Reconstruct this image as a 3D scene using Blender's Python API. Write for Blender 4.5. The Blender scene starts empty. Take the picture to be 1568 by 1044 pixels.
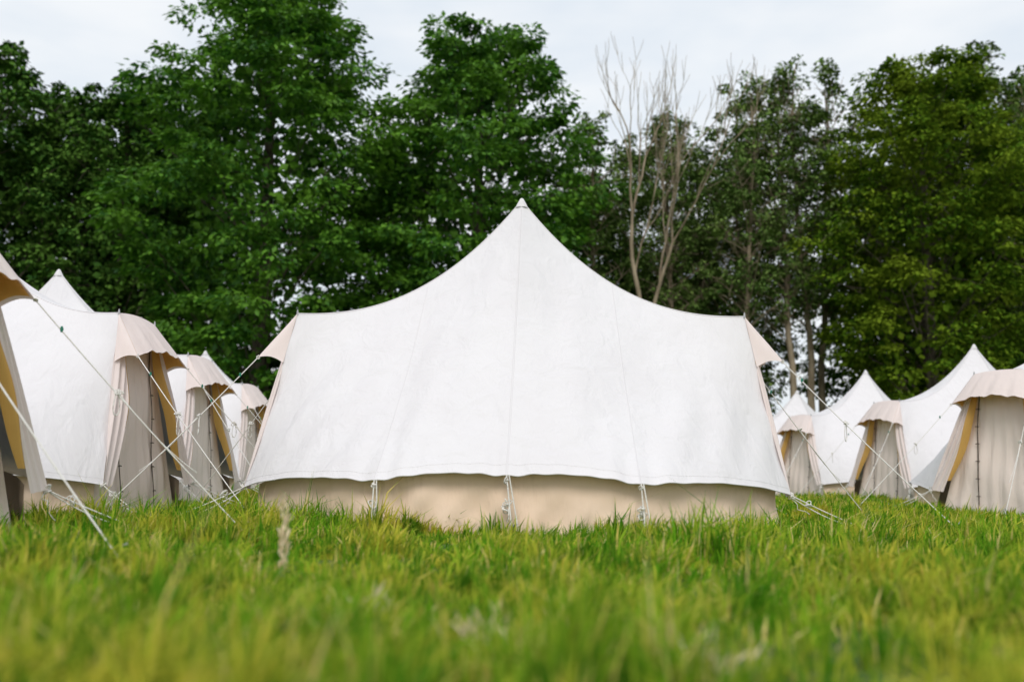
import bpy, math, numpy as np
from mathutils import Matrix, Vector
rng = np.random.default_rng(7)
scene = bpy.context.scene
COL = scene.collection

# ------------------------------------------------------------------ helpers
def fast_mesh(name, V, polys, mats, midx=None, smooth=False):
    """polys: list of int arrays (n,k)"""
    me = bpy.data.meshes.new(name)
    V = np.asarray(V, dtype=np.float32)
    me.vertices.add(len(V)); me.vertices.foreach_set('co', V.ravel())
    li = np.concatenate([np.asarray(p).ravel() for p in polys]).astype(np.int32)
    ls = []; s = 0
    for p in polys:
        n, k = p.shape
        ls.append(s + np.arange(n) * k); s += n * k
    ls = np.concatenate(ls).astype(np.int32)
    me.loops.add(len(li)); me.loops.foreach_set('vertex_index', li)
    me.polygons.add(len(ls)); me.polygons.foreach_set('loop_start', ls)
    for m in mats: me.materials.append(m)
    if midx is not None:
        me.polygons.foreach_set('material_index', np.asarray(midx, dtype=np.int32))
    me.polygons.foreach_set('use_smooth', np.full(len(ls), smooth, dtype=bool))
    me.update(calc_edges=True)
    return me

def add_obj(name, me, parent=None, loc=(0, 0, 0), rot=0.0, scale=(1, 1, 1)):
    o = bpy.data.objects.new(name, me)
    COL.objects.link(o)
    o.location = loc; o.rotation_euler = (0, 0, rot); o.scale = scale
    if parent: o.parent = parent
    return o

def norm(a):
    return a / (np.linalg.norm(a, axis=-1, keepdims=True) + 1e-9)

def grid_faces(nu, nv, off=0):
    i, j = np.meshgrid(np.arange(nu - 1), np.arange(nv - 1), indexing='ij')
    a = i * nv + j
    return np.stack([a, a + nv, a + nv + 1, a + 1], -1).reshape(-1, 4) + off

class Builder:
    def __init__(s): s.V = []; s.F = []; s.M = []; s.n = 0
    def add(s, V, F, m=0):
        V = np.asarray(V, float).reshape(-1, 3); F = np.asarray(F)
        s.V.append(V); s.F.append(F + s.n); s.M.append(np.full(len(F), m)); s.n += len(V)
    def mesh(s, name, mats, smooth=True):
        f4 = [(f, m) for f, m in zip(s.F, s.M) if f.shape[1] == 4]
        f3 = [(f, m) for f, m in zip(s.F, s.M) if f.shape[1] == 3]
        polys = []; mi = []
        for grp in (f4, f3):
            if grp:
                polys.append(np.concatenate([g[0] for g in grp])); mi.append(np.concatenate([g[1] for g in grp]))
        return fast_mesh(name, np.concatenate(s.V), polys, mats, np.concatenate(mi), smooth)

def tube(pts, rad, k=6):
    pts = np.asarray(pts, float); n = len(pts)
    rad = np.broadcast_to(np.asarray(rad, float), (n,))
    t = np.gradient(pts, axis=0); t = norm(t)
    ref = np.array([0, 0, 1.0]) if abs(t[0][2]) < .9 else np.array([1.0, 0, 0])
    a = norm(np.cross(t, ref)); b = np.cross(t, a)
    ang = np.linspace(0, 2 * np.pi, k, endpoint=False)
    V = pts[:, None, :] + rad[:, None, None] * (np.cos(ang)[None, :, None] * a[:, None, :] + np.sin(ang)[None, :, None] * b[:, None, :])
    i, j = np.meshgrid(np.arange(n - 1), np.arange(k), indexing='ij')
    F = np.stack([i * k + j, i * k + (j + 1) % k, (i + 1) * k + (j + 1) % k, (i + 1) * k + j], -1).reshape(-1, 4)
    return V.reshape(-1, 3), F

# ------------------------------------------------------------------ materials
def new_mat(name):
    m = bpy.data.materials.new(name); m.use_nodes = True
    nt = m.node_tree; nt.nodes.clear()
    return m, nt, nt.nodes, nt.links

def ramp(nodes, stops):
    r = nodes.new('ShaderNodeValToRGB')
    el = r.color_ramp.elements
    while len(el) > len(stops): el.remove(el[-1])
    while len(el) < len(stops): el.new(0.5)
    for e, (p, c) in zip(el, stops):
        e.position = p; e.color = (*c, 1)
    return r

def leaf_mat(name, stops, trans=0.35, patch=None, pscale=0.5, rough=0.6, spec=0.3, dark=None, amt=.6, gloss=True):
    m, nt, N, L = new_mat(name)
    g = N.new('ShaderNodeNewGeometry')
    r = ramp(N, stops); L.new(g.outputs['Random Per Island'], r.inputs[0])
    tc = N.new('ShaderNodeTexCoord'); nz = N.new('ShaderNodeTexNoise')
    nz.inputs['Scale'].default_value = pscale; nz.inputs['Detail'].default_value = 3
    L.new(tc.outputs['Object'], nz.inputs['Vector'])
    mx = N.new('ShaderNodeMix'); mx.data_type = 'RGBA'
    rr = ramp(N, [(0.44, (0, 0, 0)), (0.64, (1, 1, 1))]); L.new(nz.outputs['Fac'], rr.inputs[0])
    ml = N.new('ShaderNodeMath'); ml.operation = 'MULTIPLY'; ml.inputs[1].default_value = amt
    L.new(rr.outputs[0], ml.inputs[0]); L.new(ml.outputs[0], mx.inputs[0])
    L.new(r.outputs[0], mx.inputs[6]); mx.inputs[7].default_value = (*(patch or stops[-1][1]), 1)
    col = mx.outputs[2]
    if dark:
        n2 = N.new('ShaderNodeTexNoise'); n2.inputs['Scale'].default_value = pscale * 2.7; n2.inputs['Detail'].default_value = 2
        L.new(tc.outputs['Object'], n2.inputs['Vector'])
        r2 = ramp(N, [(.38, (.9, .9, .9)), (.50, (0, 0, 0))]); L.new(n2.outputs['Fac'], r2.inputs[0])
        m2 = N.new('ShaderNodeMix'); m2.data_type = 'RGBA'; L.new(r2.outputs[0], m2.inputs[0])
        L.new(col, m2.inputs[6]); m2.inputs[7].default_value = (*dark, 1); col = m2.outputs[2]
    o = N.new('ShaderNodeOutputMaterial')
    if trans <= 0:
        d = N.new('ShaderNodeBsdfDiffuse'); L.new(col, d.inputs['Color']); L.new(d.outputs[0], o.inputs[0]); return m
    if gloss:
        d = N.new('ShaderNodeBsdfPrincipled'); d.inputs['Roughness'].default_value = rough
        d.inputs['Specular IOR Level'].default_value = spec; L.new(col, d.inputs['Base Color'])
    else:
        d = N.new('ShaderNodeBsdfDiffuse'); L.new(col, d.inputs['Color'])
    t = N.new('ShaderNodeBsdfTranslucent')
    L.new(col, t.inputs['Color'])
    ms = N.new('ShaderNodeMixShader'); ms.inputs[0].default_value = trans
    L.new(d.outputs[0], ms.inputs[1]); L.new(t.outputs[0], ms.inputs[2])
    L.new(ms.outputs[0], o.inputs[0])
    return m

def cloth_mat(name, col, col2, trans=0.12, bump=0.25, stain=0.0, tcol=None):
    m, nt, N, L = new_mat(name)
    tc = N.new('ShaderNodeTexCoord')
    nz = N.new('ShaderNodeTexNoise'); nz.inputs['Scale'].default_value = 1.6; nz.inputs['Detail'].default_value = 6
    nz.inputs['Roughness'].default_value = 0.65
    L.new(tc.outputs['Object'], nz.inputs['Vector'])
    rr = ramp(N, [(0.35, col), (0.75, col2)]); L.new(nz.outputs['Fac'], rr.inputs[0])
    colo = rr.outputs[0]
    if stain > 0:      # mud splash and damp near the ground
        sx = N.new('ShaderNodeSeparateXYZ'); L.new(tc.outputs['Object'], sx.inputs[0])
        ns = N.new('ShaderNodeTexNoise'); ns.inputs['Scale'].default_value = 9; ns.inputs['Detail'].default_value = 6; L.new(tc.outputs['Object'], ns.inputs['Vector'])
        mr = N.new('ShaderNodeMapRange'); mr.inputs[1].default_value = 0.0; mr.inputs[2].default_value = .30; mr.inputs[3].default_value = 1; mr.inputs[4].default_value = 0
        L.new(sx.outputs[2], mr.inputs[0])
        mm = N.new('ShaderNodeMath'); mm.operation = 'MULTIPLY'; L.new(mr.outputs[0], mm.inputs[0])
        rs = ramp(N, [(.40, (0, 0, 0)), (.70, (stain,) * 3)]); L.new(ns.outputs['Fac'], rs.inputs[0]); L.new(rs.outputs[0], mm.inputs[1])
        mx = N.new('ShaderNodeMix'); mx.data_type = 'RGBA'; L.new(mm.outputs[0], mx.inputs[0]); L.new(colo, mx.inputs[6]); mx.inputs[7].default_value = (.30, .24, .13, 1)
        colo = mx.outputs[2]
    mp = N.new('ShaderNodeMapping'); mp.inputs['Scale'].default_value = (2.6, 2.6, 0.55)
    L.new(tc.outputs['Object'], mp.inputs['Vector'])
    n2 = N.new('ShaderNodeTexNoise'); n2.inputs['Scale'].default_value = 2.2; n2.inputs['Detail'].default_value = 4
    n2.inputs['Distortion'].default_value = 0.6
    L.new(mp.outputs[0], n2.inputs['Vector'])
    b1 = N.new('ShaderNodeBump'); b1.inputs['Strength'].default_value = bump; b1.inputs['Distance'].default_value = 0.06
    L.new(n2.outputs['Fac'], b1.inputs['Height'])
    n3 = N.new('ShaderNodeTexNoise'); n3.inputs['Scale'].default_value = 180; n3.inputs['Detail'].default_value = 1
    L.new(tc.outputs['Object'], n3.inputs['Vector'])
    b2 = N.new('ShaderNodeBump'); b2.inputs['Strength'].default_value = 0.12; b2.inputs['Distance'].default_value = 0.003
    L.new(n3.outputs['Fac'], b2.inputs['Height']); L.new(b1.outputs[0], b2.inputs['Normal'])
    d = N.new('ShaderNodeBsdfPrincipled'); d.inputs['Roughness'].default_value = 0.92
    d.inputs['Specular IOR Level'].default_value = 0.15
    L.new(colo, d.inputs['Base Color']); L.new(b2.outputs[0], d.inputs['Normal'])
    t = N.new('ShaderNodeBsdfTranslucent')
    if tcol: t.inputs['Color'].default_value = (*tcol, 1)
    else: L.new(colo, t.inputs['Color'])
    ms = N.new('ShaderNodeMixShader'); ms.inputs[0].default_value = trans
    L.new(d.outputs[0], ms.inputs[1]); L.new(t.outputs[0], ms.inputs[2])
    o = N.new('ShaderNodeOutputMaterial'); L.new(ms.outputs[0], o.inputs[0])
    return m

def plain_mat(name, c1, c2, scale=8, rough=0.8, bump=0.4, dist=0.02, stretch=(1, 1, 1)):
    m, nt, N, L = new_mat(name)
    tc = N.new('ShaderNodeTexCoord'); mp = N.new('ShaderNodeMapping'); mp.inputs['Scale'].default_value = stretch
    L.new(tc.outputs['Object'], mp.inputs['Vector'])
    nz = N.new('ShaderNodeTexNoise'); nz.inputs['Scale'].default_value = scale; nz.inputs['Detail'].default_value = 6
    L.new(mp.outputs[0], nz.inputs['Vector'])
    rr = ramp(N, [(0.35, c1), (0.68, c2)]); L.new(nz.outputs['Fac'], rr.inputs[0])
    b = N.new('ShaderNodeBump'); b.inputs['Strength'].default_value = bump; b.inputs['Distance'].default_value = dist
    L.new(nz.outputs['Fac'], b.inputs['Height'])
    d = N.new('ShaderNodeBsdfPrincipled'); d.inputs['Roughness'].default_value = rough
    L.new(rr.outputs[0], d.inputs['Base Color']); L.new(b.outputs[0], d.inputs['Normal'])
    o = N.new('ShaderNodeOutputMaterial'); L.new(d.outputs[0], o.inputs[0])
    return m

M_canvas = cloth_mat('canvas_white', (0.785, 0.76, 0.765), (0.75, 0.72, 0.725), trans=0.04, bump=0.45)
M_hood = cloth_mat('canvas_hood', (0.87, 0.76, 0.72), (0.84, 0.73, 0.69), trans=0.14, bump=0.3)
M_wall = cloth_mat('canvas_tan', (0.90, 0.70, 0.54), (0.86, 0.65, 0.48), trans=0.04, bump=0.5, stain=.2)
M_door = cloth_mat('canvas_door', (0.90, 0.77, 0.70), (0.87, 0.73, 0.65), trans=0.05, bump=0.5, stain=.3)
M_ochre = cloth_mat('canvas_ochre', (0.86, 0.54, 0.17), (0.80, 0.48, 0.14), trans=0.42, bump=0.3)
M_rope = plain_mat('rope', (0.76, 0.72, 0.66), (0.85, 0.83, 0.79), 60, 0.9)
M_zip = plain_mat('zip_tape', (0.05, 0.035, 0.025), (0.12, 0.08, 0.05), 30, 0.7)
M_seam = cloth_mat('seam_tape', (0.745, 0.72, 0.725), (0.72, 0.69, 0.69), trans=0.03, bump=0.1)
M_metal = plain_mat('galvanised_steel', (0.30, 0.30, 0.30), (0.5, 0.5, 0.5), 40, 0.4)
M_clip = plain_mat('green_plastic', (0.01, 0.16, 0.10), (0.02, 0.22, 0.13), 20, 0.5)
M_bark = plain_mat('bark', (0.05, 0.04, 0.028), (0.16, 0.13, 0.095), 5, 0.9, 0.8, 0.05, (1, 1, .25))
M_barkl = plain_mat('bark_pale', (0.18, 0.135, 0.085), (0.40, 0.32, 0.22), 3, 0.9, 0.8, 0.05, (1, 1, .3))

M_leafA = leaf_mat('leaf_chestnut', [(0, (.018, .072, .009)), (.5, (.050, .165, .015)), (1, (.14, .32, .024))], patch=(.18, .37, .03), pscale=.6, trans=.28)
M_leafC = leaf_mat('leaf_lime', [(0, (.040, .095, .009)), (.5, (.09, .18, .014)), (1, (.20, .30, .024))], patch=(.23, .29, .024), pscale=.45, trans=.28, gloss=False)
M_leafD = leaf_mat('leaf_forest', [(0, (.022, .065, .016)), (.5, (.052, .13, .022)), (1, (.12, .23, .04))], patch=(.11, .21, .032), pscale=.4, trans=0)
M_leafE = leaf_mat('leaf_ash', [(0, (.05, .10, .025)), (.5, (.10, .18, .04)), (1, (.20, .29, .08))], patch=(.18, .25, .06), pscale=.5, trans=0)
M_grass = leaf_mat('grass_blades', [(0, (.080, .23, .010)), (.36, (.14, .35, .015)), (.62, (.25, .45, .024)), (.80, (.44, .51, .05)), (.91, (.68, .56, .15)), (1, (.84, .66, .34))],
                   trans=0.30, patch=(.64, .54, .065), pscale=1.8, gloss=False, dark=(.048, .19, .008), amt=.75)
M_dry = leaf_mat('dry_stalk', [(0, (.70, .56, .34)), (1, (.86, .74, .52))], trans=.25, patch=(.76, .62, .42), gloss=False)

# ------------------------------------------------------------------ ground
def ground_mat():
    m, nt, N, L = new_mat('turf_soil')
    tc = N.new('ShaderNodeTexCoord')
    n1 = N.new('ShaderNodeTexNoise'); n1.inputs['Scale'].default_value = 0.35; n1.inputs['Detail'].default_value = 8
    n2 = N.new('ShaderNodeTexNoise'); n2.inputs['Scale'].default_value = 22; n2.inputs['Detail'].default_value = 5
    L.new(tc.outputs['Object'], n1.inputs['Vector']); L.new(tc.outputs['Object'], n2.inputs['Vector'])
    r1 = ramp(N, [(.35, (.07, .15, .018)), (.7, (.15, .23, .03))]); L.new(n1.outputs['Fac'], r1.inputs[0])
    r2 = ramp(N, [(.3, (.35, .35, .3)), (.7, (1, 1, 1))]); L.new(n2.outputs['Fac'], r2.inputs[0])
    mx = N.new('ShaderNodeMix'); mx.data_type = 'RGBA'; mx.blend_type = 'MULTIPLY'; mx.inputs[0].default_value = 1
    L.new(r1.outputs[0], mx.inputs[6]); L.new(r2.outputs[0], mx.inputs[7])
    b = N.new('ShaderNodeBump'); b.inputs['Distance'].default_value = .05; L.new(n2.outputs['Fac'], b.inputs['Height'])
    d = N.new('ShaderNodeBsdfPrincipled'); d.inputs['Roughness'].default_value = .95
    L.new(mx.outputs[2], d.inputs['Base Color']); L.new(b.outputs[0], d.inputs['Normal'])
    o = N.new('ShaderNodeOutputMaterial'); L.new(d.outputs[0], o.inputs[0])
    return m
S = 700
gx = np.concatenate([[-S, -300, -120], np.linspace(-60, 60, 61), [120, 300, S]])
X, Y = np.meshgrid(gx, gx + 30, indexing='ij')
def hgt(x, y):
    f = np.clip((60 - np.abs(x)) / 30, 0, 1) * np.clip((60 - np.abs(y - 30)) / 30, 0, 1)
    return f * (0.02 * np.sin(x * .7 + 1) * np.cos(y * .55) + .012 * np.sin(x * 1.9 + y * 1.3)) - .01
Vg = np.stack([X, Y, hgt(X, Y)], -1).reshape(-1, 3)
add_obj('ground', fast_mesh('ground', Vg, [grid_faces(len(gx), len(gx))], [ground_mat()], smooth=True))

# ------------------------------------------------------------------ tents
ZS, ZA, XS, YS = 1.97, 3.22, 2.16, 0.40      # shoulder height, apex height, shoulder x, half top width
HC = (2.42, 1.00)                             # hem corner (x, |y|)
TIP = (2.47, .58, 1.52)

def ridge_z(u): return ZS + (ZA - ZS) * (1 - u) ** 2.3
def hem_plan(a):
    a = np.asarray(a, float); k = .42
    x = np.where(a < k, a / k * 1.0, 1.0 + (a - k) / (1 - k) * (HC[0] - 1.0))
    y = np.where(a < k, 2.42, 2.42 + (a - k) / (1 - k) * (HC[1] - 2.42))
    y = y - .05 * np.exp(-((a - k) / .07) ** 2)
    f2 = np.clip((a - k) / (1 - k), 0, 1)
    bow = .10 * np.sin(np.pi * f2)
    return x + bow * .7, y + bow * .7
def hem_z(a):
    k = .42
    base = np.where(a < k, .43 + (.38 - .43) * a / k, .38 + (.30 - .38) * (a - k) / (1 - k))
    fr = np.where(a < k, a / k, (a - k) / (1 - k))
    amp = np.where(a < k, .045, .055)
    return base + amp * np.sin(np.pi * fr) ** .8
def side_surface(u, v, s, ph):
    a = np.abs(u); sg = np.sign(u)
    rx, ry, rz = XS * a, YS * a, ridge_z(a)
    hx, hy = hem_plan(a); hz = hem_z(a)
    x = rx + (hx - rx) * v; y = ry + (hy - ry) * v; z = rz + (hz - rz) * v
    sag = .10 * np.sin(np.pi * v) * (1 - .6 * a)
    k = .42
    fr = np.where(a < k, a / k, (a - k) / (1 - k))
    puff = .030 * np.sin(np.pi * fr) * np.sin(np.pi * np.clip(v * 1.02, 0, 1)) * v
    wr = .007 * np.sin(u * 34 + ph + 3 * v) * np.sin(np.pi * v) * (.4 + .6 * np.sin(u * 7 + ph * 2) ** 2)
    wr += .014 * np.sin(u * 13 + v * 5 + ph * 1.7) * np.sin(np.pi * v)
    tie = np.minimum(np.abs(a - k), a)
    wr += .016 * np.exp(-(1 - v) / .16) * np.cos(tie * 75) * np.exp(-tie / .10)
    da = 1 - a
    wr += .018 * np.exp(-da / .16) * np.sin(v * 15 + da * 30 + ph) * np.sin(np.pi * v) ** .7
    wr += .012 * np.sin((u * 6 + 2 * v + ph) * 6.0) * np.exp(-((v - .75) / .22) ** 2) * (.5 + .5 * np.sin(u * 4 + ph))
    off = -sag + puff + wr
    ny, nz = .72, .69
    y = y + off * ny; z = z + off * nz
    return np.stack([x * sg, y * s, z], -1)

def build_tent(loc, rot, seed):
    r = np.random.default_rng(seed); ph = r.uniform(0, 6)
    root = bpy.data.objects.new('bell_tent', None); COL.objects.link(root)
    root.location = loc; root.rotation_euler = (0, 0, rot)
    B = Builder()
    u = np.concatenate([-np.linspace(1, 0, 111)[:-1], np.linspace(0, 1, 111)]); v = np.linspace(0, 1, 71)
    U, W = np.meshgrid(u, v, indexing='ij')
    for s in (-1, 1):
        U2 = np.where(U == 0, 1e-6, U)
        P = side_surface(U2, W, s, ph + s)
        F = grid_faces(len(u), len(v))
        if s == 1: F = F[:, ::-1]
        B.add(P, F, 0)
    uu = np.linspace(0, 1, 50); ww = np.linspace(-1, 1, 9)
    U, W = np.meshgrid(uu, ww, indexing='ij')
    for sg in (-1, 1):
        z = ridge_z(U) + .03 * (1 - W ** 2) * U + .006 * np.sin(U * 25 + W * 3 + ph) * (1 - W ** 2)
        P = np.stack([XS * U * sg, YS * U * W, z], -1)
        F = grid_faces(len(uu), len(ww)); F = F if sg > 0 else F[:, ::-1]
        B.add(P, F, 0)
    add_obj('canopy', B.mesh('canopy', [M_canvas]), root)
    # --- seams & hem band
    B = Builder()
    for s in (-1, 1):
        for uc, hw in ((-.42, .005), (0.0001, .007), (.42, .005)):
            vv = np.linspace(.0, 1, 70)
            P0 = side_surface(np.full_like(vv, uc), vv, s, ph + s)
            t = norm(np.gradient(P0, axis=0))
            P1 = side_surface(np.full_like(vv, uc + .01), vv, s, ph + s)
            side = norm(P1 - P0); n = norm(np.cross(side, t)); n *= np.sign(n[:, 2:3] + 1e-6)
            c = P0 + n * .002
            Q = np.stack([c - side * hw * 1.3 - n * .002, c - side * hw, c + side * hw, c + side * hw * 1.3 - n * .002], 1)
            B.add(Q, grid_faces(len(vv), 4), 0)
        ua = np.linspace(-1, 1, 200)
        P0 = side_surface(np.where(ua == 0, 1e-5, ua), np.full_like(ua, 1.0), s, ph + s)
        Vt, Ft = tube(P0, .006, 5); B.add(Vt, Ft, 0)
        P0 = side_surface(np.where(ua == 0, 1e-5, ua), np.full_like(ua, .968), s, ph + s)
        Vt, Ft = tube(P0 + np.array([0, s * .7, .7]) * .0003, .0018, 4); B.add(Vt, Ft, 0)
        for sg in (-1, 1):
            ub = np.linspace(.02, 1, 60)
            P0 = np.stack([XS * ub * sg, s * YS * ub, ridge_z(ub) + .000], -1)
            Vt, Ft = tube(P0, .007, 5); B.add(Vt, Ft, 0)
    k = 16; an = np.linspace(0, 2 * np.pi, k + 1); rr = np.array([.003, .018, .030, .046, .066]); zz = np.array([.024, .015, -.006, -.036, -.080])
    P = np.stack([rr[:, None] * np.cos(an)[None], rr[:, None] * np.sin(an)[None], ZA + np.broadcast_to(zz[:, None], (5, k + 1))], -1)
    B.add(P, grid_faces(5, k + 1)[:, ::-1], 0)
    add_obj('seams', B.mesh('seams', [M_seam]), root)
    # --- lower wall
    B = Builder()
    aa = np.linspace(-1, 1, 240)
    for s in (-1, 1):
        a = np.abs(aa); hx, hy = hem_plan(a)
        A, T = np.meshgrid(aa, np.linspace(0, 1, 18), indexing='ij')
        topz = (hem_z(a) + .03)[:, None]
        Z = -.03 + (topz + .03) * T
        hx = (hx * .955)[:, None]; hy = (hy * .955)[:, None]
        wv = .014 * np.sin(A * 21 + ph + T * 2) + .014 * np.sin(A * 47 + ph * 2 - 3 * T) * (1 - T) + .02 * (1 - T)
        wv = wv + .014 * np.sin((A * 9 + T * 1.6) * 3 + ph) * np.sin(np.pi * T) + .010 * np.sin((A * 14 - T * 2.4) * 3 + ph) * np.sin(np.pi * T)
        wv = wv * (1 - T ** 3) - .03 * T
        X_ = np.sign(A) * (hx + wv * .3); Y_ = s * (hy + wv)
        B.add(np.stack([X_, Y_, Z], -1), grid_faces(240, 18), 0)
    add_obj('lower_wall', B.mesh('lower_wall', [M_wall]), root)
    # --- doors, curtains, hoods at both ends
    Bd = Builder(); Bh = Builder(); Bo = Builder(); Bz = Builder()
    for sg in (-1, 1):
        yy = np.linspace(-1, 1, 81); tt = np.linspace(0, 1, 40)
        Yg, T = np.meshgrid(yy, tt, indexing='ij')
        half = YS * .98 + (.93 - YS) * T
        x = 2.10 + .16 * T + .008 * np.sin(Yg * 24 + ph) * (.3 + T) + .012 * np.sin(T * 14 + Yg * 3 + ph) * (np.abs(Yg) < .9)
        Bd.add(np.stack([sg * x, Yg * half, 1.95 - 1.98 * T], -1), grid_faces(81, 40), 0)
        for yz in (-.36, .36):
            t2 = np.linspace(.0, .97, 40)
            yf = np.full_like(t2, yz)
            x2 = 2.10 + .16 * t2 + .018 + .012 * np.sin(t2 * 14 + ph) + .006
            c = np.stack([sg * x2, yf + .012 * np.sin(t2 * 9 + ph), 1.95 - 1.98 * t2], -1)
            Q = np.stack([c + [0, -.009, 0], c + [sg * .006, 0, 0], c + [0, .009, 0]], 1)
            Bz.add(Q, grid_faces(40, 3), 0)
            for q in range(5, 38, 5):
                Vt, Ft = tube([c[q] + [sg * .01, -.03, 0], c[q] + [sg * .014, 0, .004], c[q] + [sg * .01, .03, 0]], .006, 5); Bz.add(Vt, Ft, 0)
        for s in (-1, 1):
            A_, B_ = np.meshgrid(np.linspace(0, 1, 60), np.linspace(0, 1, 40), indexing='ij')
            ex = XS + (HC[0] - XS) * A_; ey = YS + (HC[1] - YS) * A_; ez = ZS + (.30 - ZS) * A_
            inner_y = .36 + .44 * A_ ** 1.5
            wx = .06 * np.sin(np.pi * A_ ** .8) * B_ + .020 * np.sin(B_ * 15 + A_ * 7 + ph) * np.sin(np.pi * np.clip(A_, .05, 1) * .9) + .008 * np.sin(B_ * 31 + A_ * 13 + ph) * np.sin(np.pi * np.clip(A_, .05, 1) * .95)
            px = ex + wx; py = ey + (inner_y - ey) * B_; pz = ez - .10 * np.sin(np.pi * B_ * .5) * A_ * (1 - A_) - .02 * B_
            P = np.stack([sg * px, s * py, pz], -1)
            Bh.add(P, grid_faces(60, 40), 0)
            e = P[2:54, -1, :]
            wd_ = np.linspace(0, 1, 52)[:, None]; wd_ = .6 + .9 * np.sin(np.pi * wd_)
            Q = np.stack([e + [-sg * .002, 0, 0], e + np.array([-sg * .01, -s * .03, 0]) * wd_, e + np.array([-sg * .06, -s * .05, 0]) * wd_], 1)
            Bo.add(Q, grid_faces(52, 3), 0)
            g1, g2 = np.meshgrid(np.linspace(0, 1, 20), np.linspace(0, 1, 10), indexing='ij')
            sh = np.array([XS, YS, ZS]); tip = np.array(TIP); E = np.array([XS + .28 * (HC[0] - XS), YS + .28 * (HC[1] - YS) + .005, ZS + .30 * (.3 - ZS)])
            lo = tip[None, None] * (1 - g2[..., None]) + E[None, None] * g2[..., None]
            P = sh + (lo - sh) * g1[..., None]
            P[..., 2] += .03 * np.sin(np.pi * g2) * g1
            P[..., 1] += .02 * np.sin(np.pi * g1) * np.sin(np.pi * g2) + .004
            P = P * [sg, s, 1]
            Bh.add(P, grid_faces(20, 10), 0)
            Pi = P.copy(); ctr = Pi.mean((0, 1)); Pi = ctr + (Pi - ctr) * .9
            Bo.add(Pi + [-sg * .004, -s * .016, -.004], grid_faces(20, 10), 0)
        w = np.linspace(-1, 1, 41); q = np.linspace(0, 1, 24)
        Wg, Q_ = np.meshgrid(w, q, indexing='ij')
        def hood(Wg, Q_):
            hx = XS + (TIP[0] - XS + .02 * (1 - Wg ** 2)) * Q_
            hy = Wg * (YS + (TIP[1] - YS) * Q_)
            zt = ZS + .03 * (1 - Wg ** 2); zb = TIP[2] + .10 * (1 - Wg ** 2) ** .8
            hz = zt + (zb - zt) * Q_ + (.02 * np.sin(np.pi * Q_) + .012 * np.sin(Wg * 11 + ph) * Q_ + .006 * np.sin(Wg * 23 + ph) * Q_) * (1 - Wg ** 4)
            return np.stack([sg * hx, hy, hz], -1)
        Bh.add(hood(Wg, Q_), grid_faces(41, 24), 0)
        Bo.add(hood(Wg * .97, Q_ * .95 + .01) + [-sg * .012, 0, -.014], grid_faces(41, 24), 0)
    add_obj('door_panels', Bd.mesh('door_panels', [M_door]), root)
    add_obj('door_hoods_and_curtains', Bh.mesh('door_hoods', [M_hood]), root)
    add_obj('hood_lining', Bo.mesh('hood_lining', [M_ochre]), root)
    add_obj('door_zips', Bz.mesh('door_zips', [M_zip]), root)
    # --- ropes, pegs
    B = Builder(); Bm = Builder()
    def rope(p, q, sag=.03, rad=.0048, n=14):
        p = np.array(p, float); q = np.array(q, float); t = np.linspace(0, 1, n)[:, None]
        P = p + (q - p) * t; P[:, 2] -= (sag * 4 * t * (1 - t))[:, 0]
        Vt, Ft = tube(P, rad, 5); B.add(Vt, Ft, 0)
    def knot(p, s=.02):
        p = np.array(p, float)
        for i in range(3):
            an = np.linspace(0, 2 * np.pi, 12); ax = r.normal(size=(2, 3)); ax = norm(ax)
            c = p + r.normal(size=3) * s * .3
            P = c + s * (np.cos(an)[:, None] * ax[0] + np.sin(an)[:, None] * ax[1]) * r.uniform(.6, 1.1)
            Vt, Ft = tube(P, .0045, 5); B.add(Vt, Ft, 0)
    def loop(p, ln, wd_):
        an = np.linspace(-np.pi / 2, 1.5 * np.pi, 24); az = r.uniform(0, 6)
        x_ = np.cos(an) * wd_ * (1 - .45 * np.sin(an)); z_ = np.sin(an) * ln * .5 - ln * .5
        P = np.array(p) + np.stack([x_ * math.cos(az), x_ * math.sin(az), z_], -1)
        Vt, Ft = tube(P, .004, 5); B.add(Vt, Ft, 0)
    def peg(p):
        p = np.array(p, float)
        Vt, Ft = tube([p + [0, 0, -.05], p + [0, 0, .05], p + [.01, 0, .07], p + [.03, 0, .075]], .005, 6); Bm.add(Vt, Ft, 0)
    for sg in (-1, 1):
        for s in (-1, 1):
            Vt, Ft = tube([[sg * XS, s * YS, ZS - .02], [sg * XS, s * YS, ZS + .02], [sg * XS, s * YS, ZS + .04]], [.012, .009, .004], 6); Bm.add(Vt, Ft, 0)
            tip = TIP * np.array([sg, s, 1.0])
            g = np.array([sg * (3.75 + r.uniform(-.15, .15)), s * (1.05 + r.uniform(-.15, .25)), .03])
            rope(tip, g, .02); peg(g)
            m = tip * .62 + g * .38
            knot(m, .022); knot(tip, .014)
            if r.random() < .6: loop(m, r.uniform(.10, .2), .022)
            if s * sg > 0:
                rope(m, m * .4 + g * .6 + [0, .03, .03], .04, .003)
            cl = tip * .88 + g * .12
            Vt, Ft = tube([cl + [0, 0, -.02], cl, cl + [0, 0, .02]], [.006, .012, .006], 6); Bm.add(Vt, Ft, 1)
            c = np.array([sg * HC[0], s * HC[1], .30])
            g2 = np.array([sg * (2.95 + r.uniform(-.1, .1)), s * (1.42 + r.uniform(-.1, .1)), .02])
            rope(c, g2, .01); rope(c + [0, .02, -.01], g2 + [.03, 0, 0], .05); peg(g2); knot(c, .03); knot(c * .75 + g2 * .25, .03)
            pts = c + np.cumsum(np.concatenate([[[0, 0, 0]], r.normal(size=(7, 3)) * [.02, .02, .012] + [sg * .01, 0, -.025]]), 0)
            Vt, Ft = tube(pts, .0035, 5); B.add(Vt, Ft, 0)
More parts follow.
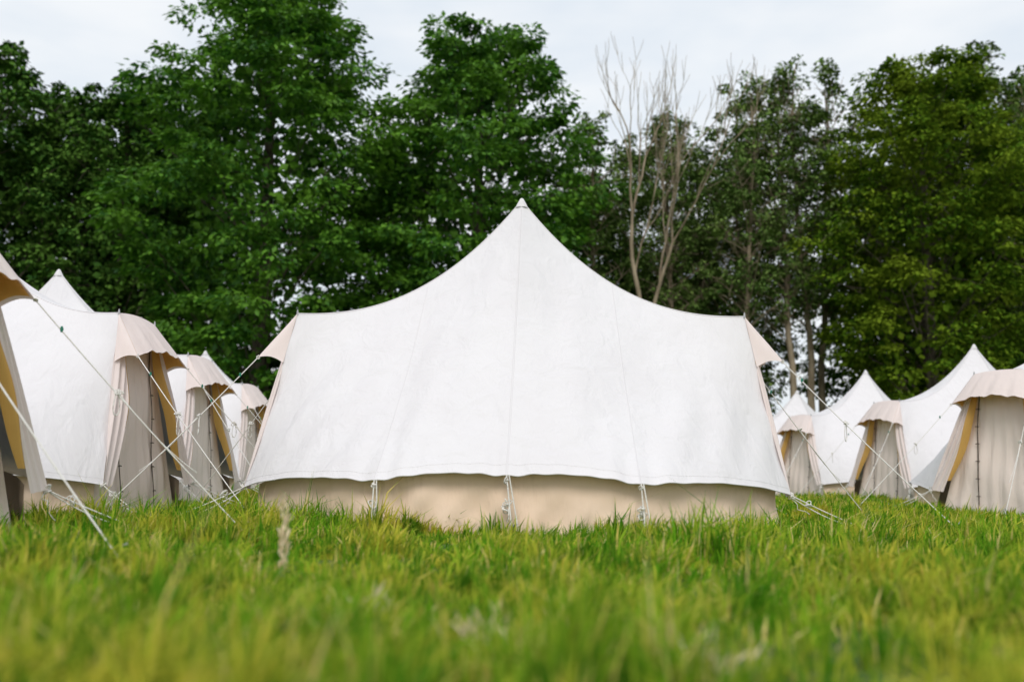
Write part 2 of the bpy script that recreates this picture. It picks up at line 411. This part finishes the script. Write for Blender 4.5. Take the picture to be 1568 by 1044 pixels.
    for s in (-1, 1):
        for uc in (-.42, 1e-5, .42):
            p = side_surface(np.array([uc]), np.array([1.0]), s, ph + s)[0]
            g = p * [1.0, 1.0, 0] + [r.uniform(-.05, .05), s * .05, .01]
            rope(p, g, 0, .0058); rope(p + [.018, 0, 0], g + [.05, 0, 0], 0, .0052)
            knot(p * [1, 1, .9] + g * [0, 0, .1], .018); knot(p * [1, 1, .52], .036); knot(p * [1, 1, .42], .030); loop(p * [1, 1, .5] + [.02, s * .01, 0], .12, .025)
            pts = p * [1, 1, .45] + np.cumsum(np.concatenate([[[0, 0, 0]], r.normal(size=(6, 3)) * [.012, .008, .01] + [.005, 0, -.02]]), 0)
            Vt, Ft = tube(pts, .0035, 5); B.add(Vt, Ft, 0)
            peg(g)
    add_obj('guy_ropes', B.mesh('guy_ropes', [M_rope]), root)
    add_obj('pegs_and_runners', Bm.mesh('pegs', [M_metal, M_clip]), root)
    return root

TENTS = [  # x, y, rot(deg)
    (0.08, 9.90, -2.5), 
    (-5.58, 5.90, -3), (-6.0, 10.30, -5), (-6.45, 13.9, -6), (-6.9, 18.3, -6), (-7.25, 23.4, -5),
    (8.72, 15.1, 32), (9.55, 20.4, 16), (9.15, 25.6, 24), (9.2, 32.0, 20),
]
for i, (x, y, a) in enumerate(TENTS):
    build_tent((x, y, 0), math.radians(a), 10 + i)

# ------------------------------------------------------------------ foliage machinery
def make_leaves(P, A, Nn, L, Wd):
    A = norm(A); Nn = Nn - (Nn * A).sum(-1, keepdims=True) * A; Nn = norm(Nn); Bv = np.cross(Nn, A)
    L = L[:, None]; Wd = Wd[:, None]
    v0 = P; v1 = P + A * L * .55 + Bv * Wd; v2 = P + A * L - Nn * L * .12; v3 = P + A * L * .55 - Bv * Wd
    V = np.stack([v0, v1, v2, v3], 1).reshape(-1, 3)
    F = np.arange(len(V)).reshape(-1, 4)
    return V, F

def cluster_leaves(r, C, D, R, k, leaf, flat=.5):
    n = len(C); idx = np.repeat(np.arange(n), k); m = len(idx)
    v = norm(r.normal(size=(m, 3))); v[:, 2] = np.where(r.random(m) < .80, np.abs(v[:, 2]), v[:, 2])
    rad = R[idx] * r.uniform(.45, 1.0, m)
    P = C[idx] + v * rad[:, None] * [1, 1, flat]
    P[:, 2] -= .30 * (v[:, 0] ** 2 + v[:, 1] ** 2) * R[idx] * flat
    A = v * [1, 1, .2] + D[idx] * .5 + [0, 0, -.45] + r.normal(size=(m, 3)) * .45
    Nn = v * .5 + [0, 0, .9] + r.normal(size=(m, 3)) * .40
    L = leaf * r.uniform(.6, 1.25, m)
    return make_leaves(P, A, Nn, L, L * r.uniform(.26, .36, m))

def tree_mesh(name, seed, H, Rm, prof, base, ncl, cr, k, leaf, mats, trunk_r, core=0, surf=(.55, 1.0), flat=.5, limbs=60, lean=.3, lobes=.18, limb_r=.05):
    r = np.random.default_rng(seed); B = Builder()
    tp = np.linspace(0, 1, 14); wob = np.cumsum(r.normal(size=(14, 2)) * lean * .12, 0)
    TX = np.concatenate([wob, (tp * H * .93)[:, None]], 1); TX[0, :2] = 0
    Vt, Ft = tube(TX, trunk_r * (1 - tp * .9) + .02 + trunk_r * .5 * np.exp(-tp * 25), 9); B.add(Vt, Ft, 1)
    t = r.random(ncl * 3) ; w = prof(t) ; keep = r.random(len(t)) < w / w.max() + .12; t = t[keep][:ncl]; n = len(t)
    th = r.uniform(0, 2 * np.pi, n); f = r.uniform(surf[0] ** 2, surf[1] ** 2, n) ** .5
    p1, p2, p3 = r.uniform(0, 6, 3)
    lob = 1 + lobes * (np.sin(th * 3 + p1 + t * 6) * .5 + np.sin(th * 5 + p2 - t * 11) * .4 + np.sin(t * 23 + p3 + th) * .5)
    rad = Rm * prof(t) * f * lob
    z = base + (H - base) * t - .10 * rad
    cx = np.interp(z / (H * .93), tp, TX[:, 0]); cy = np.interp(z / (H * .93), tp, TX[:, 1])
    C = np.stack([cx + rad * np.cos(th), cy + rad * np.sin(th), z], -1)
    D = np.stack([np.cos(th), np.sin(th), np.zeros(n)], -1)
    R = cr * r.uniform(.5, 1.3, n) * (.65 + .35 * prof(t))
    V, F = cluster_leaves(r, C, D, R, k, leaf, flat); B.add(V, F, 0)
    if core:
        tt = r.random(core) ** .9; a2 = r.uniform(0, 2 * np.pi, core); rr = Rm * prof(tt) * .62 * r.random(core) ** .5
        P = np.stack([rr * np.cos(a2), rr * np.sin(a2), base + (H - base) * tt * .92], -1)
        V, F = make_leaves(P, r.normal(size=(core, 3)), r.normal(size=(core, 3)), np.full(core, leaf * 1.6), np.full(core, leaf * .6)); B.add(V, F, 0)
    sel = r.permutation(n)[:limbs]
    for i in sel:
        c = C[i]; rr_ = np.hypot(c[0], c[1]); z0 = max(base * .7, c[2] - rr_ * r.uniform(.5, 1.1))
        if z0 > H * .9: z0 = H * .85
        p0 = np.array([np.interp(z0 / (H * .93), tp, TX[:, 0]), np.interp(z0 / (H * .93), tp, TX[:, 1]), z0])
        mid = (p0 + c) / 2 + [0, 0, .12 * rr_] + r.normal(size=3) * .15
        s = np.linspace(0, 1, 7)[:, None]; Pq = (1 - s) ** 2 * p0 + 2 * s * (1 - s) * mid + s ** 2 * c
        r0 = limb_r * (1 - z0 / H * .6) * r.uniform(.7, 1.4)
        Vt, Ft = tube(Pq, np.linspace(r0, .012, 7), 5); B.add(Vt, Ft, 1)
        for j in range(3):
            q = Pq[r.integers(3, 6)]; e = q + norm(r.normal(size=3) + [0, 0, .5]) * r.uniform(.5, 1.1)
            Vt, Ft = tube([q, (q + e) / 2 + r.normal(size=3) * .06, e], [.018, .013, .007], 4); B.add(Vt, Ft, 1)
    return B.mesh(name, mats, smooth=False)

prof_ch = lambda t: np.clip(np.sin(np.pi * (t * .78 + .17)), 0, 1) ** .60 * np.where(t > .8, 1 - (t - .8) * .9, 1)
prof_ov = lambda t: np.clip(np.sin(np.pi * (t * .86 + .08)), 0, 1) ** .7
prof_up = lambda t: np.clip(.35 + .65 * np.sin(np.pi * t ** .8), 0, 1) * np.where(t > .85, 1 - (t - .85) * 3, 1)

mA = tree_mesh('chestnut_a', 1, 22.4, 5.2, prof_ch, 1.6, 470, 1.08, 135, .28, [M_leafA, M_bark], .45, core=3500, flat=.34, limbs=90, lobes=.22, surf=(.5, 1.03))
mB = tree_mesh('chestnut_b', 2, 19.6, 5.0, prof_ch, 1.8, 450, 1.06, 135, .27, [M_leafA, M_bark], .42, core=3500, flat=.34, limbs=90, lobes=.20, surf=(.5, 1.03))
mC = tree_mesh('lime_c', 3, 18.9, 4.5, prof_ov, 2.6, 440, .92, 120, .23, [M_leafC, M_bark], .35, core=2600, flat=.45, limbs=90, lobes=.26)
mD = tree_mesh('forest_d', 4, 19.5, 3.6, prof_up, 2.5, 300, .85, 85, .27, [M_leafD, M_bark], .28, core=900, surf=(.2, 1), flat=.5, limbs=90, lobes=.38)
mD2 = tree_mesh('forest_d2', 14, 18.4, 4.0, prof_up, 3.0, 250, .8, 85, .27, [M_leafD, M_bark], .28, core=600, surf=(.2, 1), flat=.5, limbs=90, lobes=.42)
mE = tree_mesh('ash_e', 5, 17.8, 2.7, prof_up, 3.5, 210, .62, 65, .21, [M_leafE, M_barkl], .15, surf=(.1, 1.1), flat=.8, limbs=100, lobes=.4, limb_r=.04)
mE2 = tree_mesh('ash_e2', 6, 18.5, 3.0, prof_up, 4.0, 240, .60, 65, .21, [M_leafE, M_barkl], .15, surf=(.1, 1.1), flat=.8, limbs=100, lobes=.4, limb_r=.04)
mE3 = tree_mesh('ash_e3', 9, 19.0, 2.2, prof_up, 7.5, 130, .58, 65, .20, [M_leafE, M_barkl], .17, surf=(.1, 1.1), flat=.8, limbs=70, lobes=.45, limb_r=.04, lean=.6)

def put(name, me, x, y, rot=0, s=1.0, sz=None):
    return add_obj(name, me, None, (x, y, -.05), rot, (s, s, sz or s))
put('horse_chestnut_tree', mA, -10.2, 40, .3)
put('horse_chestnut_tree', mB, -1.7, 41, 1.2, 1.02)
put('lime_tree', mC, 17.8, 42, .5, 1.02)
for i, (x, y, s, me) in enumerate([(-17.2, 43, .93, mD), (-20.5, 45, 1.0, mD2), (-23.5, 43, 1.03, mD), (-15.0, 47, 1.0, mD2), (-27, 44, 1.08, mD2), (-31, 42, 1.0, mD), (-36, 44, 1.0, mD2), (-41, 42, 1, mD),
                                  (-6.0, 49, .95, mD2), (-19, 51, 1.04, mD), (-24.5, 51, 1.12, mD2), (3.6, 49, .82, mD)]):
    put('forest_tree', me, x, y, i * 1.3, s)
for i, (x, y, s, me) in enumerate([(3.7, 45, .98, mE), (7.7, 47, .98, mE2), (10.6, 46, 1.08, mE), (6.0, 51, 1.03, mE), (12.4, 52, 1.0, mE2), (9.4, 50, .95, mE),
                                  (22.5, 47, 1.18, mE2), (25.2, 46, 1.16, mE), (28.5, 48, 1.16, mE2), (20.8, 50, 1.2, mE),
                                  (9.9, 42.5, .96, mE3), (12.3, 43, .98, mE3), (13.3, 44, 1.02, mE3), (14.3, 46, 1.06, mE3), (22.2, 42, .95, mE3), (7.4, 44, .9, mE3)]):
    put('ash_tree', me, x, y, i * 1.7, s)
for i, (x, y, s, me) in enumerate([(22.5, 52, 1.02, mD), (26.5, 51, 1.10, mD2), (34, 46, 1.0, mD), (39, 44, 1, mD2), (19.6, 54, 1.0, mD2), (6.5, 53, .72, mD2), (9.6, 54, .76, mD), (24, 45, .8, mD2)]):
    put('forest_tree', me, x, y, i * 2.1 + .4, s)

# bare dead tree
def bare_tree(seed):
    r = np.random.default_rng(seed); B = Builder()
    LEN = [6.6, 4.6, 3.4, 2.4, 1.6, 1.0]
    def grow(p, d, rad, depth):
        n = 7; pts = [p]; dd = d.copy(); L = LEN[depth] * r.uniform(.85, 1.1)
        for i in range(n):
            dd = norm(dd + r.normal(size=3) * (.02 if depth == 0 else .08) + [0, 0, .06]); pts.append(pts[-1] + dd * L / n)
        pts = np.array(pts); r1 = rad * .68
        Vt, Ft = tube(pts, np.linspace(rad, r1, n + 1), 7 if depth < 2 else 4); B.add(Vt, Ft, 0)
        if depth >= 5: return
        k = 2 if depth < 1 else 3
        a0 = r.uniform(0, 6.28) if depth else .2
        for j in range(k):
            e1 = norm(np.cross(dd, [0.0, 1, .1])); e2 = np.cross(dd, e1); aj = a0 + j * 6.28 / k
            ax = e1 * math.cos(aj) + e2 * math.sin(aj); ang = r.uniform(.18, .42) if depth else .14
            nd = norm(dd * math.cos(ang) + ax * math.sin(ang) + np.array([0, 0, .25]))
            grow(pts[-1] if j < 2 else pts[4], nd, max(r1 * r.uniform(.6, .9), .010), depth + 1)
    grow(np.array([0, 0, -.1]), np.array([.0, 0, 1.0]), .19, 0)
    return B.mesh('bare_tree', [M_barkl])
put('bare_tree', bare_tree(12), 5.3, 40.5, 0)

# undergrowth mass at the foot of the wood
r = np.random.default_rng(21)
n = 1600
x = r.uniform(-50, 50, n); y = r.uniform(44, 54, n)
top = 5.2 + 1.5 * np.sin(x * .5) + 1.0 * np.sin(x * 1.3 + 1)
gap = np.exp(-((x - 14.2) / 2.8) ** 2); top = top * (1 - .80 * gap)
z = r.random(n) ** .8 * np.maximum(top, .8)
C = np.stack([x, y, z], -1)
V, F = cluster_leaves(r, C, norm(np.stack([0 * x, -1 + 0 * x, 0 * x], -1)), r.uniform(.7, 1.3, n), 60, .36, .7)
add_obj('undergrowth', fast_mesh('undergrowth', V, [F], [M_leafD]))

# ------------------------------------------------------------------ grass
def vnoise(x, y, seed, sc):
    r = np.random.default_rng(seed); o = 0
    for i in range(9):
        a = r.uniform(0, 6.28); f = sc * r.uniform(.6, 1.8); o = o + np.sin((x * math.cos(a) + y * math.sin(a)) * f + r.uniform(0, 6.28))
    return o / 3.0
def grass_mesh():
    r = np.random.default_rng(33)
    allV = []; allF4 = []; allF3 = []; n0 = 0
    tc = np.array([(t[0], t[1]) for t in TENTS])
    bands = [(1.3, 4, 2600, .0046, 1.02), (4, 9, 1700, .0058, 1.0), (9, 16, 800, .0080, .85), (16, 27, 260, .012, .85), (27, 46, 80, .022, 1.0)]
    for (y0, y1, dens, wd, hs) in bands:
        hw = lambda y: .60 * y + 1.2
        area = (y1 - y0) * 2 * hw(y1); n = int(area * dens)
        nt = n // 38
        tx = r.uniform(-hw(y1), hw(y1), nt); ty = r.uniform(y0, y1, nt)
        idx = r.integers(0, nt, n)
        sp = .034 + .5 * wd * 3
        ox = r.normal(size=n) * sp; oy = r.normal(size=n) * sp
        x = tx[idx] + ox; y = ty[idx] + oy
        loose = r.random(n) < .30
        x = np.where(loose, r.uniform(-hw(y1), hw(y1), n), x); y = np.where(loose, r.uniform(y0, y1, n), y)
        ok = (np.abs(x) < hw(y)) & (y > 1.3)
        d2 = np.min((x[:, None] - tc[None, :, 0]) ** 2 + (y[:, None] - tc[None, :, 1]) ** 2, 1)
        ok &= d2 > 2.25 ** 2
        tl = r.uniform(.5, 1.7, nt)[idx] * np.where(loose, .65, 1)
        x = x[ok]; y = y[ok]; tl = tl[ok]; ox = ox[ok]; oy = oy[ok]; n = len(x); ls = loose[ok]
        field = np.clip(.90 + .32 * vnoise(x, y, 1, 1.6) + .38 * vnoise(x, y, 2, 5.5), .36, 1.9)
        h = hs * .130 * tl * field * r.uniform(.6, 1.3, n)
        h *= np.where(r.random(n) < .012, 1.5, 1.0)
        az = np.where(ls, r.uniform(0, 2 * np.pi, n), np.arctan2(oy, ox) + r.normal(size=n) * .6)
        bend = r.uniform(.1, 1.1, n) ** 1.1
        d = np.stack([np.cos(az) + .25, np.sin(az), 0 * az], -1)
        fa = az + np.pi / 2 + r.normal(size=n) * .7
        sd = np.stack([np.cos(fa), np.sin(fa), 0 * az], -1)
        w = wd * r.uniform(.5, 1.5, n)[:, None]
        p = np.stack([x, y, hgt(x, y) - .005], -1); hh = h[:, None]; bb = bend[:, None]; up = np.array([0, 0, 1.0])
        c1 = p + up * hh * .5 + d * hh * bb * .22
        c2 = p + up * hh * (.98 - .36 * bb) + d * hh * bb * .85
        V = np.stack([p - sd * w, p + sd * w, c1 - sd * w * .85, c1 + sd * w * .85, c2], 1).reshape(-1, 3)
        b = np.arange(n)[:, None] * 5 + n0
        allV.append(V); allF4.append(np.concatenate([b, b + 1, b + 3, b + 2], 1)); allF3.append(np.concatenate([b + 2, b + 3, b + 4], 1))
        n0 += len(V)
    return fast_mesh('grass', np.concatenate(allV), [np.concatenate(allF4), np.concatenate(allF3)], [M_grass], smooth=False)
add_obj('grass', grass_mesh())

# dry stalks
B = Builder(); r = np.random.default_rng(5)
for (x, y, h, nn) in [(-.92, 4.1, .34, 50), (-.91, 4.13, .28, 40), (-.90, 4.08, .24, 30)]:
    pts = np.array([[x, y, 0], [x + .005, y, h * .5], [x + .002, y + .01, h]])
    Vt, Ft = tube(pts, [.004, .003, .002], 5); B.add(Vt, Ft, 0)
    t = r.uniform(.15, 1, nn); P = np.stack([x + r.normal(size=nn) * .006, y + r.normal(size=nn) * .006, h * t], -1)
    V, F = make_leaves(P, r.normal(size=(nn, 3)) * .3 + [0, 0, 1], r.normal(size=(nn, 3)), np.full(nn, .035), np.full(nn, .005)); B.add(V, F, 0)
for (x, y) in [(-.06, 2.55), (.43, 2.2), (-.4, 3.0)]:   # withered tufts low in the turf
    nn = 40; P = np.stack([x + r.normal(size=nn) * .05, y + r.normal(size=nn) * .05, r.uniform(.01, .06, nn)], -1)
    V, F = make_leaves(P, r.normal(size=(nn, 3)) * .5 + [0, 0, .8], r.normal(size=(nn, 3)), r.uniform(.04, .10, nn), np.full(nn, .004)); B.add(V, F, 0)
add_obj('dry_grass_stalks', B.mesh('dry_stalks', [M_dry]))

# ------------------------------------------------------------------ sky, sun
w = bpy.data.worlds.new('World'); scene.world = w; w.use_nodes = True
nt = w.node_tree; N = nt.nodes; L = nt.links; N.clear()
sky = N.new('ShaderNodeTexSky'); sky.sky_type = 'NISHITA'; sky.sun_disc = False
EL, AZ = math.radians(42), math.radians(184)
sky.sun_elevation = EL; sky.sun_rotation = AZ; sky.air_density = 1.5; sky.dust_density = 3
b1 = N.new('ShaderNodeBackground'); L.new(sky.outputs[0], b1.inputs[0]); b1.inputs[1].default_value = .12
tc = N.new('ShaderNodeTexCoord'); mp = N.new('ShaderNodeMapping'); mp.inputs['Scale'].default_value = (1, 1, 2.6)
L.new(tc.outputs['Generated'], mp.inputs[0])
nz = N.new('ShaderNodeTexNoise'); nz.inputs['Scale'].default_value = 2.4; nz.inputs['Detail'].default_value = 5; nz.inputs['Roughness'].default_value = .5
L.new(mp.outputs[0], nz.inputs['Vector'])
rr = ramp(N, [(.40, (.72, .81, .91)), (.60, (.98, 1.0, 1.02))]); L.new(nz.outputs['Fac'], rr.inputs[0])
b2 = N.new('ShaderNodeBackground'); L.new(rr.outputs[0], b2.inputs[0]); b2.inputs[1].default_value = 1.02
ms = N.new('ShaderNodeMixShader'); ms.inputs[0].default_value = .88
L.new(b1.outputs[0], ms.inputs[1]); L.new(b2.outputs[0], ms.inputs[2])
o = N.new('ShaderNodeOutputWorld'); L.new(ms.outputs[0], o.inputs[0])

sl = bpy.data.lights.new('sun', 'SUN'); sl.energy = 1.48; sl.angle = math.radians(25); sl.color = (1, .965, .93)
so = bpy.data.objects.new('sun', sl); COL.objects.link(so)
sdir = Vector((math.sin(AZ) * math.cos(EL), math.cos(AZ) * math.cos(EL), math.sin(EL)))
so.rotation_euler = sdir.to_track_quat('Z', 'Y').to_euler()

# ------------------------------------------------------------------ camera
cam = bpy.data.cameras.new('camera'); co = bpy.data.objects.new('camera', cam); COL.objects.link(co)
cam.lens = 35; cam.sensor_width = 36; cam.clip_end = 2000; cam.clip_start = .05
co.matrix_world = Matrix.Translation((0, 0, .45)) @ Matrix.Rotation(math.radians(97.6), 4, 'X') @ Matrix.Rotation(math.radians(.8), 4, 'Z')
cam.dof.use_dof = True; cam.dof.focus_distance = 9.2; cam.dof.aperture_fstop = 1.25
scene.camera = co
scene.view_settings.view_transform = 'Standard'; scene.view_settings.look = 'None'; scene.view_settings.exposure = 0
